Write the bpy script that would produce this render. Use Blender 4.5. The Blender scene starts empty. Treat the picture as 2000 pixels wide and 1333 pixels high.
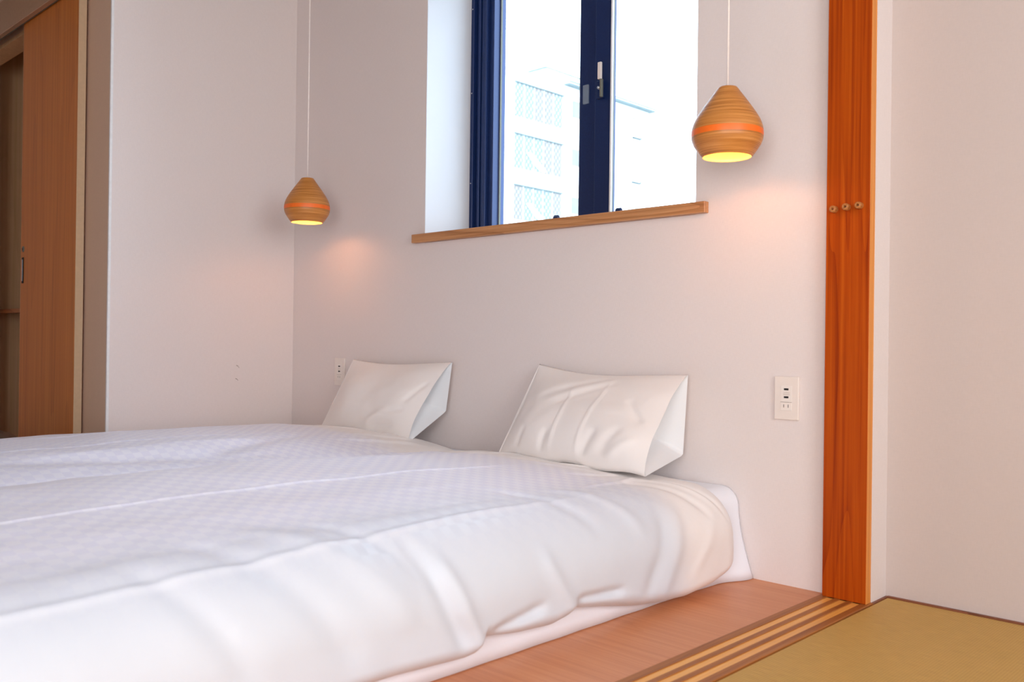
import bpy, bmesh, math, random
import numpy as np
from mathutils import Vector, Matrix, noise as mnoise

sc = bpy.context.scene
C = bpy.context.scene.collection
rnd = random.Random(7)

# ------------------------------------------------------------------ camera
F_PX, YAW, PITCH, ROLL = 1765.46, 0.767478, 0.0026966, 0.0126293
CAM = Vector((0.0, -2.3391, 0.6615))
cy, sy, cp, sp = math.cos(YAW), math.sin(YAW), math.cos(PITCH), math.sin(PITCH)
fwd = Vector((-sy*cp, cy*cp, sp)); rgt = Vector((cy, sy, 0)); upv = rgt.cross(fwd)
r2 = math.cos(ROLL)*rgt + math.sin(ROLL)*upv
u2 = -math.sin(ROLL)*rgt + math.cos(ROLL)*upv
cam = bpy.data.cameras.new('camera'); camo = bpy.data.objects.new('camera', cam); C.objects.link(camo)
camo.matrix_world = Matrix(((r2.x, u2.x, -fwd.x, CAM.x), (r2.y, u2.y, -fwd.y, CAM.y), (r2.z, u2.z, -fwd.z, CAM.z), (0, 0, 0, 1)))
cam.sensor_fit = 'HORIZONTAL'; cam.sensor_width = 36.0; cam.lens = 36.0*F_PX/2000.0
cam.clip_start = 0.02; cam.clip_end = 500
cam.dof.use_dof = True; cam.dof.focus_distance = 3.1; cam.dof.aperture_fstop = 4.5
sc.camera = camo

# ------------------------------------------------------------------ world, lights, exposure
w = bpy.data.worlds.new('overcast_sky'); sc.world = w; w.use_nodes = True
bg = w.node_tree.nodes['Background']
bg.inputs[0].default_value = (0.64, 0.81, 1.0, 1); bg.inputs[1].default_value = 7.6

def area(name, loc, rot, sx, sy_, power, col, portal=False):
    l = bpy.data.lights.new(name, 'AREA'); l.shape = 'RECTANGLE'; l.size = sx; l.size_y = sy_
    l.energy = power; l.color = col
    if portal: l.cycles.is_portal = True
    o = bpy.data.objects.new(name, l); C.objects.link(o); o.location = loc; o.rotation_euler = rot
    return o
# big daylight window of the tatami room, on its right side, and an added fill light behind the camera
area('daylight_side_window', (1.60, -1.70, 1.42), (0, math.radians(90), 0), 1.2, 1.5, 44, (0.91, 0.95, 1.0))
area('rear_fill_light', (0.75, -4.15, 1.05), (math.radians(90), 0, 0), 1.8, 1.7, 76, (0.92, 0.96, 1.0))
area('bedroom_window_portal', (-2.12, 0.34, 1.68), (math.radians(-90), 0, 0), 1.24, 1.14, 10, (1, 1, 1), portal=True)

sc.view_settings.view_transform = 'Standard'; sc.view_settings.look = 'None'
sc.view_settings.exposure = 0.13; sc.view_settings.gamma = 1.0; sc.view_settings.use_curve_mapping = False
sc.cycles.use_denoising = True
sc.cycles.max_bounces = 12; sc.cycles.diffuse_bounces = 6; sc.cycles.caustics_reflective = False; sc.cycles.caustics_refractive = False
sc.cycles.sample_clamp_indirect = 8

# ------------------------------------------------------------------ helpers
def tag(o, label=None, cat=None, group=None, kind=None):
    if label: o['label'] = label
    if cat: o['category'] = cat
    if group: o['group'] = group
    if kind: o['kind'] = kind
    return o

def obj(name, bm, mat, parent=None, smooth=False):
    me = bpy.data.meshes.new(name); bm.to_mesh(me); bm.free()
    return obj_me(name, me, mat, parent, smooth)

def obj_me(name, me, mat, parent=None, smooth=False):
    if mat is not None and not me.materials: me.materials.append(mat)
    if smooth: me.polygons.foreach_set('use_smooth', [True]*len(me.polygons))
    o = bpy.data.objects.new(name, me); C.objects.link(o)
    if parent: o.parent = parent
    return o

def empty(name, loc):
    o = bpy.data.objects.new(name, None); C.objects.link(o); o.location = loc; o.empty_display_size = 0.05
    return o

def bx(bm, x0, x1, y0, y1, z0, z1, bevel=0.0, seg=2):
    r = bmesh.ops.create_cube(bm, size=1.0)
    for v in r['verts']:
        v.co = Vector((x0 + (v.co.x+0.5)*(x1-x0), y0 + (v.co.y+0.5)*(y1-y0), z0 + (v.co.z+0.5)*(z1-z0)))
    if bevel > 0:
        es = set()
        for v in r['verts']:
            for e in v.link_edges: es.add(e)
        bmesh.ops.bevel(bm, geom=list(es), offset=bevel, segments=seg, affect='EDGES', profile=0.5)
    return bm

def box(name, x0, x1, y0, y1, z0, z1, mat, parent=None, bevel=0.0, off=(0, 0, 0), seg=2):
    return obj(name, bx(bmesh.new(), x0-off[0], x1-off[0], y0-off[1], y1-off[1], z0-off[2], z1-off[2], bevel, seg), mat, parent)

def lathe(bm, prof, n=64, cap=None):
    rings = []
    for (r, z) in prof:
        rings.append([bm.verts.new((r*math.cos(2*math.pi*k/n), r*math.sin(2*math.pi*k/n), z)) for k in range(n)])
    for a, b in zip(rings[:-1], rings[1:]):
        for k in range(n):
            bm.faces.new((a[k], a[(k+1) % n], b[(k+1) % n], b[k]))
    if cap in ('both', 'start'): bm.faces.new(list(reversed(rings[0])))
    if cap in ('both', 'end'): bm.faces.new(rings[-1])
    bmesh.ops.recalc_face_normals(bm, faces=bm.faces)
    return bm

def grid_mesh(name, P, UV=None, close_u=False):
    nu, nv = P.shape[:2]
    verts = P.reshape(-1, 3)
    faces = []
    uu = nu if close_u else nu-1
    for i in range(uu):
        i2 = (i+1) % nu
        for j in range(nv-1):
            faces.append((i*nv+j, i2*nv+j, i2*nv+j+1, i*nv+j+1))
    me = bpy.data.meshes.new(name)
    me.from_pydata(verts.tolist(), [], faces)
    if UV is not None:
        lay = me.uv_layers.new(name='UVMap')
        uvf = UV.reshape(-1, 2)
        idx = np.empty(len(me.loops), dtype=np.int32); me.loops.foreach_get('vertex_index', idx)
        lay.data.foreach_set('uv', uvf[idx].ravel())
    me.update()
    return me

# ------------------------------------------------------------------ materials
def new_mat(name):
    m = bpy.data.materials.new(name); m.use_nodes = True
    nt = m.node_tree; b = nt.nodes['Principled BSDF']
    return m, nt, b
def N(nt, t, **kw):
    n = nt.nodes.new(t)
    for k, v in kw.items():
        if k.startswith('i_'):
            key = k[2:]; key = int(key) if key.isdigit() else key
            n.inputs[key].default_value = v
        else: setattr(n, k, v)
    return n
def L(nt, a, b): nt.links.new(a, b)
def rgb(c): return (c[0], c[1], c[2], 1.0)
def ramp(nt, stops):
    n = nt.nodes.new('ShaderNodeValToRGB'); e = n.color_ramp.elements
    e[0].position, e[0].color = stops[0][0], rgb(stops[0][1]); e[1].position, e[1].color = stops[-1][0], rgb(stops[-1][1])
    for p, c in stops[1:-1]:
        x = e.new(p); x.color = rgb(c)
    return n

def plain(name, col, rough=0.5, metal=0.0, spec=0.5, var=0.04, vscale=60):
    m, nt, b = new_mat(name)
    tc = N(nt, 'ShaderNodeTexCoord'); nz = N(nt, 'ShaderNodeTexNoise', i_Scale=vscale, i_Detail=3.0)
    L(nt, tc.outputs['Object'], nz.inputs['Vector'])
    lo = tuple(c*(1-var) for c in col); hi = tuple(min(1, c*(1+var)) for c in col)
    r = ramp(nt, [(0.3, lo), (0.7, hi)]); L(nt, nz.outputs['Fac'], r.inputs[0]); L(nt, r.outputs[0], b.inputs['Base Color'])
    b.inputs['Roughness'].default_value = rough; b.inputs['Metallic'].default_value = metal
    b.inputs['Specular IOR Level'].default_value = spec
    return m

def emit(name, col, strength):
    m, nt, b = new_mat(name)
    b.inputs['Base Color'].default_value = rgb(col); b.inputs['Emission Color'].default_value = rgb(col)
    b.inputs['Emission Strength'].default_value = strength
    return m

def wallpaper(name, col):
    # woven vinyl wallcovering: faint horizontal threads, slight blotching
    m, nt, b = new_mat(name)
    tc = N(nt, 'ShaderNodeTexCoord'); mp = N(nt, 'ShaderNodeMapping'); mp.inputs['Scale'].default_value = (60, 60, 900)
    L(nt, tc.outputs['Object'], mp.inputs[0])
    n1 = N(nt, 'ShaderNodeTexNoise', i_Scale=1.0, i_Detail=2.0); L(nt, mp.outputs[0], n1.inputs['Vector'])
    mp2 = N(nt, 'ShaderNodeMapping'); mp2.inputs['Scale'].default_value = (700, 700, 60); L(nt, tc.outputs['Object'], mp2.inputs[0])
    n2 = N(nt, 'ShaderNodeTexNoise', i_Scale=1.0, i_Detail=2.0); L(nt, mp2.outputs[0], n2.inputs['Vector'])
    mx = N(nt, 'ShaderNodeMath', operation='ADD'); L(nt, n1.outputs['Fac'], mx.inputs[0]); L(nt, n2.outputs['Fac'], mx.inputs[1])
    r = ramp(nt, [(0.7, tuple(c*0.965 for c in col)), (1.3, tuple(min(1, c*1.02) for c in col))])
    h = N(nt, 'ShaderNodeMath', operation='MULTIPLY'); h.inputs[1].default_value = 0.5; L(nt, mx.outputs[0], h.inputs[0])
    r.color_ramp.elements[0].position = 0.35; r.color_ramp.elements[1].position = 0.65
    L(nt, h.outputs[0], r.inputs[0]); L(nt, r.outputs[0], b.inputs['Base Color'])
    bp = N(nt, 'ShaderNodeBump', i_Strength=0.12, i_Distance=0.001); L(nt, mx.outputs[0], bp.inputs['Height']); L(nt, bp.outputs[0], b.inputs['Normal'])
    b.inputs['Roughness'].default_value = 0.75; b.inputs['Specular IOR Level'].default_value = 0.3
    return m

def wood(name, c_dark, c_mid, c_light, axis='Z', rough=0.4, fine=90, figure=4.0, stretch=22, contrast=1.0, spec=0.5, coat=0.0):
    m, nt, b = new_mat(name)
    tc = N(nt, 'ShaderNodeTexCoord')
    ai = 'XYZ'.index(axis)
    def mapped(a, s_long):
        mp = N(nt, 'ShaderNodeMapping'); s = [a, a, a]; s[ai] = a/s_long; mp.inputs['Scale'].default_value = s
        L(nt, tc.outputs['Object'], mp.inputs[0]); return mp
    m1 = mapped(fine, stretch*2.2); n1 = N(nt, 'ShaderNodeTexNoise', i_Scale=1.0, i_Detail=5.0, i_Roughness=0.65); L(nt, m1.outputs[0], n1.inputs['Vector'])
    m2 = mapped(figure, stretch*0.42); n2 = N(nt, 'ShaderNodeTexNoise', i_Scale=1.0, i_Detail=1.5, i_Roughness=0.45); L(nt, m2.outputs[0], n2.inputs['Vector'])
    mu = N(nt, 'ShaderNodeMath', operation='MULTIPLY'); mu.inputs[1].default_value = 11.0; L(nt, n2.outputs['Fac'], mu.inputs[0])
    fr = N(nt, 'ShaderNodeMath', operation='FRACT'); L(nt, mu.outputs[0], fr.inputs[0])
    pw = N(nt, 'ShaderNodeMath', operation='POWER'); pw.inputs[1].default_value = 5.0; L(nt, fr.outputs[0], pw.inputs[0])
    sc1 = N(nt, 'ShaderNodeMath', operation='MULTIPLY_ADD'); sc1.inputs[1].default_value = -0.28*contrast; L(nt, pw.outputs[0], sc1.inputs[0]); L(nt, n1.outputs['Fac'], sc1.inputs[2])
    r = ramp(nt, [(0.22, c_dark), (0.48, c_mid), (0.72, c_light)])
    L(nt, sc1.outputs[0], r.inputs[0]); L(nt, r.outputs[0], b.inputs['Base Color'])
    bp = N(nt, 'ShaderNodeBump', i_Strength=0.08, i_Distance=0.001); L(nt, n1.outputs['Fac'], bp.inputs['Height']); L(nt, bp.outputs[0], b.inputs['Normal'])
    b.inputs['Roughness'].default_value = rough; b.inputs['Specular IOR Level'].default_value = spec
    b.inputs['Coat Weight'].default_value = coat
    return m

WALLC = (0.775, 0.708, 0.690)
M = {}
M['wall'] = wallpaper('woven_wallpaper', WALLC)
M['wall_pier'] = wallpaper('woven_wallpaper_shaded', (0.70, 0.52, 0.39))  # same wallpaper, its shade painted in as a browner tone
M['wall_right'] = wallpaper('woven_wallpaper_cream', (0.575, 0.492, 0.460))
M['paint'] = plain('white_paint', (0.63, 0.63, 0.65), 0.7, var=0.01, vscale=8)
M['ceiling'] = plain('ceiling_paper', (0.36, 0.34, 0.33), 0.8, var=0.02, vscale=20)
M['post'] = wood('varnished_orange_pine', (0.25, 0.028, 0.001), (0.40, 0.060, 0.0015), (0.50, 0.095, 0.004), 'Z', 0.42, fine=110, figure=9.0, stretch=44, contrast=0.6, spec=0.15)
M['post_side'] = wood('post_side_lit_pine', (0.56, 0.19, 0.035), (0.72, 0.27, 0.055), (0.82, 0.35, 0.09), 'Z', 0.45, fine=110, figure=9.0, stretch=44, contrast=0.4, spec=0.2)  # strong side light painted in as a lighter pine
M['sill'] = wood('sill_oak', (0.36, 0.150, 0.055), (0.52, 0.240, 0.095), (0.64, 0.33, 0.15), 'X', 0.4, fine=140, figure=8, stretch=24)
M['floorwood'] = wood('cherry_floor', (0.55, 0.205, 0.085), (0.64, 0.255, 0.112), (0.70, 0.31, 0.145), 'X', 0.42, fine=150, figure=5, stretch=34, contrast=0.35)
M['thr'] = wood('threshold_brown_wood', (0.24, 0.070, 0.012), (0.36, 0.120, 0.022), (0.45, 0.175, 0.038), 'Y', 0.5, fine=140, figure=6, stretch=30, contrast=0.6)
M['tape'] = wood('groove_light_wood', (0.76, 0.33, 0.065), (0.88, 0.43, 0.095), (0.95, 0.52, 0.14), 'Y', 0.35, fine=160, figure=8, stretch=34, contrast=0.5)
M['strip'] = wood('dark_edge_wood', (0.14, 0.04, 0.015), (0.24, 0.075, 0.03), (0.32, 0.12, 0.06), 'X', 0.5, fine=120, figure=6, stretch=20)
M['peg'] = wood('peg_wood', (0.36, 0.13, 0.03), (0.48, 0.19, 0.05), (0.58, 0.26, 0.08), 'Y', 0.45, fine=180, figure=12, stretch=6)
M['door'] = wood('closet_walnut_veneer', (0.47, 0.145, 0.018), (0.60, 0.20, 0.032), (0.69, 0.26, 0.05), 'Z', 0.45, fine=70, figure=4, stretch=40, contrast=0.5)
M['door_edge'] = plain('beige_edge_band', (0.58, 0.42, 0.27), 0.5)
M['rail'] = plain('beige_rail_cover', (0.46, 0.30, 0.19), 0.5)
M['closet'] = wood('closet_laminate', (0.60, 0.37, 0.18), (0.70, 0.45, 0.24), (0.78, 0.52, 0.30), 'Z', 0.5, fine=60, figure=3, stretch=40, contrast=0.4)
M['shelf'] = wood('closet_shelf_wood', (0.30, 0.10, 0.035), (0.42, 0.16, 0.06), (0.5, 0.22, 0.1), 'X', 0.4)
M['black'] = plain('black_gap', (0.01, 0.008, 0.008), 0.6)
M['frame'] = plain('dark_aluminium_frame', (0.007, 0.024, 0.105), 0.42, 0.2, 0.5, 0.12, 200)
M['alu'] = plain('brushed_aluminium', (0.55, 0.58, 0.62), 0.3, 0.9)
M['bead_glint'] = plain('corner_bead_and_sky_glint', (0.80, 0.82, 0.84), 0.35)  # corner bead, and sky reflection painted white along the sash edges
M['gasket'] = plain('grey_glazing_gasket', (0.16, 0.16, 0.13), 0.6)
M['plate'] = plain('outlet_plate_plastic', (0.82, 0.745, 0.69), 0.35, var=0.01)
M['plate_in'] = plain('outlet_insert_plastic', (0.84, 0.78, 0.73), 0.3, var=0.01)
M['port'] = plain('port_black', (0.006, 0.004, 0.004), 0.5)
M['line'] = plain('seam_line_grey', (0.30, 0.24, 0.21), 0.6)  # grey of seams, printed marks and scuffs
M['cord'] = plain('white_cord', (0.95, 0.88, 0.84), 0.5)
M['pouf'] = plain('dark_grey_leather', (0.11, 0.11, 0.10), 0.32, 0, 0.6)

def mat_glass():
    m, nt, b = new_mat('window_glass')
    out = nt.nodes['Material Output']
    tr = N(nt, 'ShaderNodeBsdfTransparent'); tr.inputs[0].default_value = (0.97, 0.985, 0.985, 1)
    gl = N(nt, 'ShaderNodeBsdfGlossy', i_Roughness=0.02); lw = N(nt, 'ShaderNodeLayerWeight', i_Blend=0.12)
    nz = N(nt, 'ShaderNodeTexNoise', i_Scale=2.0)
    mr = N(nt, 'ShaderNodeMapRange'); mr.inputs[3].default_value = 0.6; mr.inputs[4].default_value = 0.75
    L(nt, nz.outputs['Fac'], mr.inputs[0])
    mu = N(nt, 'ShaderNodeMath', operation='MULTIPLY'); L(nt, lw.outputs['Fresnel'], mu.inputs[0]); L(nt, mr.outputs[0], mu.inputs[1])
    mx = N(nt, 'ShaderNodeMixShader'); L(nt, mu.outputs[0], mx.inputs[0]); L(nt, tr.outputs[0], mx.inputs[1]); L(nt, gl.outputs[0], mx.inputs[2])
    L(nt, mx.outputs[0], out.inputs[0]); return m
M['glass'] = mat_glass()

def mat_clear():
    m, nt, b = new_mat('clear_plastic')
    b.inputs['Base Color'].default_value = (0.5, 0.62, 0.75, 1); b.inputs['Roughness'].default_value = 0.2
    b.inputs['Alpha'].default_value = 0.25
    nz = N(nt, 'ShaderNodeTexNoise', i_Scale=40.0); bp = N(nt, 'ShaderNodeBump', i_Strength=0.05); L(nt, nz.outputs['Fac'], bp.inputs['Height']); L(nt, bp.outputs[0], b.inputs['Normal'])
    return m
M['clear'] = mat_clear()

def mat_tatami():
    m, nt, b = new_mat('tatami_rush_weave')
    tc = N(nt, 'ShaderNodeTexCoord')
    sep = N(nt, 'ShaderNodeSeparateXYZ'); L(nt, tc.outputs['Object'], sep.inputs[0])
    # ribs across, fine rushes along
    w1 = N(nt, 'ShaderNodeTexWave', wave_type='BANDS', bands_direction='X', i_Scale=52.0, i_Distortion=0.4); L(nt, tc.outputs['Object'], w1.inputs['Vector'])
    w2 = N(nt, 'ShaderNodeTexWave', wave_type='BANDS', bands_direction='Y', i_Scale=85.0, i_Distortion=0.8); L(nt, tc.outputs['Object'], w2.inputs['Vector'])
    mp = N(nt, 'ShaderNodeMapping'); mp.inputs['Scale'].default_value = (25, 500, 1); L(nt, tc.outputs['Object'], mp.inputs[0])
    nz = N(nt, 'ShaderNodeTexNoise', i_Scale=1.0, i_Detail=3.0); L(nt, mp.outputs[0], nz.inputs['Vector'])
    n2 = N(nt, 'ShaderNodeTexNoise', i_Scale=7.0, i_Detail=2.0); L(nt, tc.outputs['Object'], n2.inputs['Vector'])
    a = N(nt, 'ShaderNodeMath', operation='MULTIPLY'); L(nt, w1.outputs['Fac'], a.inputs[0]); L(nt, w2.outputs['Fac'], a.inputs[1])
    s = N(nt, 'ShaderNodeMath', operation='MULTIPLY_ADD'); s.inputs[1].default_value = 0.42; L(nt, a.outputs[0], s.inputs[0]); L(nt, nz.outputs['Fac'], s.inputs[2])
    r = ramp(nt, [(0.25, (0.44, 0.255, 0.062)), (0.62, (0.58, 0.345, 0.088)), (0.95, (0.68, 0.43, 0.125))])
    L(nt, s.outputs[0], r.inputs[0])
    mix = N(nt, 'ShaderNodeMix', data_type='RGBA', blend_type='MULTIPLY'); mix.inputs[0].default_value = 0.35
    r2_ = ramp(nt, [(0.3, (0.86, 0.88, 0.80)), (0.7, (1.0, 0.97, 0.95))]); L(nt, n2.outputs['Fac'], r2_.inputs[0])
    L(nt, r.outputs[0], mix.inputs[6]); L(nt, r2_.outputs[0], mix.inputs[7]); L(nt, mix.outputs[2], b.inputs['Base Color'])
    bp = N(nt, 'ShaderNodeBump', i_Strength=0.35, i_Distance=0.001); L(nt, s.outputs[0], bp.inputs['Height']); L(nt, bp.outputs[0], b.inputs['Normal'])
    b.inputs['Roughness'].default_value = 0.6
    return m
M['tatami'] = mat_tatami()

def mat_fabric(name, col, checker=False, bump=0.25):
    m, nt, b = new_mat(name)
    tc = N(nt, 'ShaderNodeTexCoord')
    nz = N(nt, 'ShaderNodeTexNoise', i_Scale=14.0, i_Detail=4.0, i_Roughness=0.55, i_Distortion=0.6); L(nt, tc.outputs['Object'], nz.inputs['Vector'])
    n2 = N(nt, 'ShaderNodeTexNoise', i_Scale=900.0, i_Detail=1.0); L(nt, tc.outputs['Object'], n2.inputs['Vector'])
    ad = N(nt, 'ShaderNodeMath', operation='MULTIPLY_ADD'); ad.inputs[1].default_value = 0.05; L(nt, n2.outputs['Fac'], ad.inputs[0]); L(nt, nz.outputs['Fac'], ad.inputs[2])
    bp = N(nt, 'ShaderNodeBump', i_Strength=bump, i_Distance=0.006); L(nt, ad.outputs[0], bp.inputs['Height']); L(nt, bp.outputs[0], b.inputs['Normal'])
    if checker:
        # damask panel on top (woven checks of matt and satin), plain cloth borders at the side and head
        uv = N(nt, 'ShaderNodeUVMap', uv_map='UVMap'); ck = N(nt, 'ShaderNodeTexChecker', i_Scale=1/0.024)
        ck.inputs['Color1'].default_value = rgb((0.88, 0.895, 1.0)); ck.inputs['Color2'].default_value = rgb((0.82, 0.83, 0.965))
        L(nt, uv.outputs[0], ck.inputs['Vector'])
        sp_ = N(nt, 'ShaderNodeSeparateXYZ'); L(nt, uv.outputs[0], sp_.inputs[0])
        ms = N(nt, 'ShaderNodeMapRange', interpolation_type='SMOOTHSTEP'); ms.inputs[1].default_value = checker-0.16; ms.inputs[2].default_value = checker+0.13; L(nt, sp_.outputs[0], ms.inputs[0])
        my = N(nt, 'ShaderNodeMapRange', interpolation_type='SMOOTHSTEP'); my.inputs[1].default_value = -0.46; my.inputs[2].default_value = -0.30; L(nt, sp_.outputs[1], my.inputs[0])
        mx0 = N(nt, 'ShaderNodeMix', data_type='RGBA'); L(nt, ms.outputs[0], mx0.inputs[0]); L(nt, ck.outputs['Color'], mx0.inputs[6]); mx0.inputs[7].default_value = rgb(col)
        mx = N(nt, 'ShaderNodeMix', data_type='RGBA'); L(nt, my.outputs[0], mx.inputs[0]); L(nt, mx0.outputs[2], mx.inputs[6]); mx.inputs[7].default_value = rgb((0.87, 0.845, 0.835))
        L(nt, mx.outputs[2], b.inputs['Base Color'])
        mr = N(nt, 'ShaderNodeMapRange'); mr.inputs[3].default_value = 0.62; mr.inputs[4].default_value = 0.44
        L(nt, ck.outputs['Fac'], mr.inputs[0]); L(nt, mr.outputs[0], b.inputs['Roughness'])
    else:
        b.inputs['Base Color'].default_value = rgb(col); b.inputs['Roughness'].default_value = 0.7
    b.inputs['Specular IOR Level'].default_value = 0.35
    b.inputs['Sheen Weight'].default_value = 0.15; b.inputs['Sheen Roughness'].default_value = 0.4
    return m
M['duvet'] = mat_fabric('white_checked_damask', (0.665, 0.715, 0.79), 0.97, 0.10)
M['duvet_far'] = mat_fabric('white_checked_damask_far', (0.665, 0.715, 0.79), 1.22, 0.10)
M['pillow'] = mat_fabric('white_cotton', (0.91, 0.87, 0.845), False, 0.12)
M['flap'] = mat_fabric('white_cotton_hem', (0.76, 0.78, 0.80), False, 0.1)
M['sheet'] = mat_fabric('white_fitted_sheet', (0.85, 0.88, 0.95), False, 0.1)

def mat_shade():
    m, nt, b = new_mat('coiled_beech_veneer')
    tc = N(nt, 'ShaderNodeTexCoord')
    w1 = N(nt, 'ShaderNodeTexWave', wave_type='BANDS', bands_direction='Z', i_Scale=90.0, i_Distortion=1.2, i_Detail=2.0); w1.inputs['Detail Scale'].default_value = 0.4
    L(nt, tc.outputs['Object'], w1.inputs['Vector'])
    mp = N(nt, 'ShaderNodeMapping'); mp.inputs['Scale'].default_value = (6, 6, 260); L(nt, tc.outputs['Object'], mp.inputs[0])
    nz = N(nt, 'ShaderNodeTexNoise', i_Scale=1.0, i_Detail=4.0); L(nt, mp.outputs[0], nz.inputs['Vector'])
    s = N(nt, 'ShaderNodeMath', operation='MULTIPLY_ADD'); s.inputs[1].default_value = 0.18; L(nt, w1.outputs['Fac'], s.inputs[0]); L(nt, nz.outputs['Fac'], s.inputs[2])
    r = ramp(nt, [(0.38, (0.40, 0.135, 0.022)), (0.62, (0.59, 0.235, 0.050)), (0.88, (0.71, 0.33, 0.095))])
    L(nt, s.outputs[0], r.inputs[0]); L(nt, r.outputs[0], b.inputs['Base Color'])
    bp = N(nt, 'ShaderNodeBump', i_Strength=0.3, i_Distance=0.0008); L(nt, s.outputs[0], bp.inputs['Height']); L(nt, bp.outputs[0], b.inputs['Normal'])
    b.inputs['Roughness'].default_value = 0.42
    return m
M['shade'] = mat_shade()
M['shade_in'] = plain('shade_inner_yellow', (0.86, 0.62, 0.20), 0.5)
M['band'] = plain('orange_band', (0.92, 0.17, 0.012), 0.45)
M['bulb'] = emit('warm_bulb', (1.0, 0.66, 0.26), 9.0)
M['brass'] = plain('lamp_fitting', (0.6, 0.55, 0.5), 0.4)

# outside
M['bwhite'] = plain('building_white_render', (0.82, 0.83, 0.83), 0.8, var=0.03, vscale=0.6)
M['bgrey'] = plain('building_grey_trim', (0.11, 0.14, 0.135), 0.6, var=0.1, vscale=2)
M['bdark'] = plain('building_dark_frame', (0.055, 0.065, 0.06), 0.6, var=0.1, vscale=2)
M['bblue'] = plain('building_window_glass', (0.15, 0.16, 0.17), 0.3, var=0.1, vscale=2)
M['bstrip'] = plain('building_pale_blue_strip', (0.20, 0.225, 0.23), 0.7, var=0.15, vscale=4)
def mat_lattice(name, ca, cb):
    m, nt, b = new_mat(name)
    tc = N(nt, 'ShaderNodeTexCoord'); out = []
    for sgn in (1, -1):
        mp = N(nt, 'ShaderNodeMapping'); mp.inputs['Rotation'].default_value = (math.radians(38*sgn), 0, 0); L(nt, tc.outputs['Object'], mp.inputs[0])
        wv = N(nt, 'ShaderNodeTexWave', wave_type='BANDS', bands_direction='Y', i_Scale=1.2, i_Distortion=0.0); L(nt, mp.outputs[0], wv.inputs['Vector']); out.append(wv)
    mu = N(nt, 'ShaderNodeMath', operation='MULTIPLY'); L(nt, out[0].outputs['Fac'], mu.inputs[0]); L(nt, out[1].outputs['Fac'], mu.inputs[1])
    r = ramp(nt, [(0.0, ca), (0.35, cb)]); L(nt, mu.outputs[0], r.inputs[0]); L(nt, r.outputs[0], b.inputs['Base Color'])
    b.inputs['Roughness'].default_value = 0.5
    return m
M['lat1'] = mat_lattice('wired_glass_teal', (0.085, 0.105, 0.10), (0.26, 0.28, 0.27))
M['lat2'] = mat_lattice('wired_glass_warm', (0.11, 0.092, 0.08), (0.24, 0.215, 0.20))
M['ground'] = plain('pale_ground', (0.45, 0.45, 0.44), 0.9, vscale=0.3)

# ------------------------------------------------------------------ room shell
XL, ZC = -3.684, 2.50
WX0, WX1, WZ0, WZ1, WYF = -2.746, -1.4946, 1.091, 2.28, 0.239
def struct(name, bm, m, label, cat, parent=None):
    o = obj(name, bm, m, parent); tag(o, label, cat, kind='structure'); return o

bm = bmesh.new()   # back wall with the window hole
WT = 0.34
bx(bm, XL-0.12, WX0, 0, WT, -0.05, ZC); bx(bm, WX1, -0.9525, 0, WT, -0.05, ZC)
bx(bm, WX0, WX1, 0, WT, -0.05, WZ0-0.034); bx(bm, WX0, WX1, 0, WT, WZ1, ZC)
wall_back = struct('wall_back', bm, M['wall'], 'pale woven-paper wall behind the pillows with the window in it', 'wall')
wall_left = struct('wall_left', bx(bmesh.new(), XL-0.12, XL, -0.8560, -0.0005, -0.05, ZC), M['wall'], 'bright plain wall between the closet door and the left lamp', 'wall')
obj('corner_bead', bx(bmesh.new(), XL-0.009, XL+0.0008, -0.8586, -0.8480, -0.049, ZC-0.001, 0.001, 1), M['bead_glint'], wall_left)
# two small scuffs in the paper
def tube(bm, pts, r, n=10, cap=True):
    pts = [Vector(p) for p in pts]; rings = []
    for i, p in enumerate(pts):
        d = (pts[min(i+1, len(pts)-1)] - pts[max(i-1, 0)]).normalized()
        a = d.orthogonal().normalized()
        if abs(d.z) > 0.9: a = Vector((1, 0, 0)) - d*d.x; a.normalize()
        b_ = d.cross(a)
        rr = r[i] if isinstance(r, (list, tuple)) else r
        rings.append([bm.verts.new(p + rr*(math.cos(2*math.pi*k/n)*a + math.sin(2*math.pi*k/n)*b_)) for k in range(n)])
    for A, B in zip(rings[:-1], rings[1:]):
        for k in range(n): bm.faces.new((A[k], A[(k+1) % n], B[(k+1) % n], B[k]))
    if cap:
        bm.faces.new(list(reversed(rings[0]))); bm.faces.new(rings[-1])
    bmesh.ops.recalc_face_normals(bm, faces=bm.faces)
    return bm
for pts in ([(0, -0.290, 0.548), (0, -0.283, 0.546), (0, -0.277, 0.538)], [(0, -0.293, 0.490), (0, -0.285, 0.486), (0, -0.281, 0.481)]):
    obj('scuff', tube(bmesh.new(), [(XL, p[1], p[2]) for p in pts], 0.0016, 6), M['line'], wall_left)

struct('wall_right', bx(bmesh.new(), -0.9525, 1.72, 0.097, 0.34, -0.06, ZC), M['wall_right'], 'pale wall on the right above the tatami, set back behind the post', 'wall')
bm = bmesh.new()   # closet front wall: narrow pier, header, far pier
bx(bm, -4.52, XL-0.12, -0.858, -0.768, -0.05, ZC); bx(bm, XL-0.12, XL-0.009, -0.858, -0.8561, -0.05, ZC); bx(bm, -5.40, -4.52, -0.858, -0.768, 2.139, ZC); bx(bm, -5.72, -5.40, -0.858, -0.768, -0.05, ZC)
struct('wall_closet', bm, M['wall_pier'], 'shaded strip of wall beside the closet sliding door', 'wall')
bm = bmesh.new()
bx(bm, -5.72, -3.804, -0.16, -0.10, -0.05, ZC)
struct('wall_closet_back', bm, M['closet'], 'brown laminate back inside the closet', 'wall')
struct('wall_closet_side', bx(bmesh.new(), -5.72, -5.62, -0.768, -0.16, -0.05, ZC), M['closet'], 'brown laminate side inside the closet', 'wall')
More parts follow.
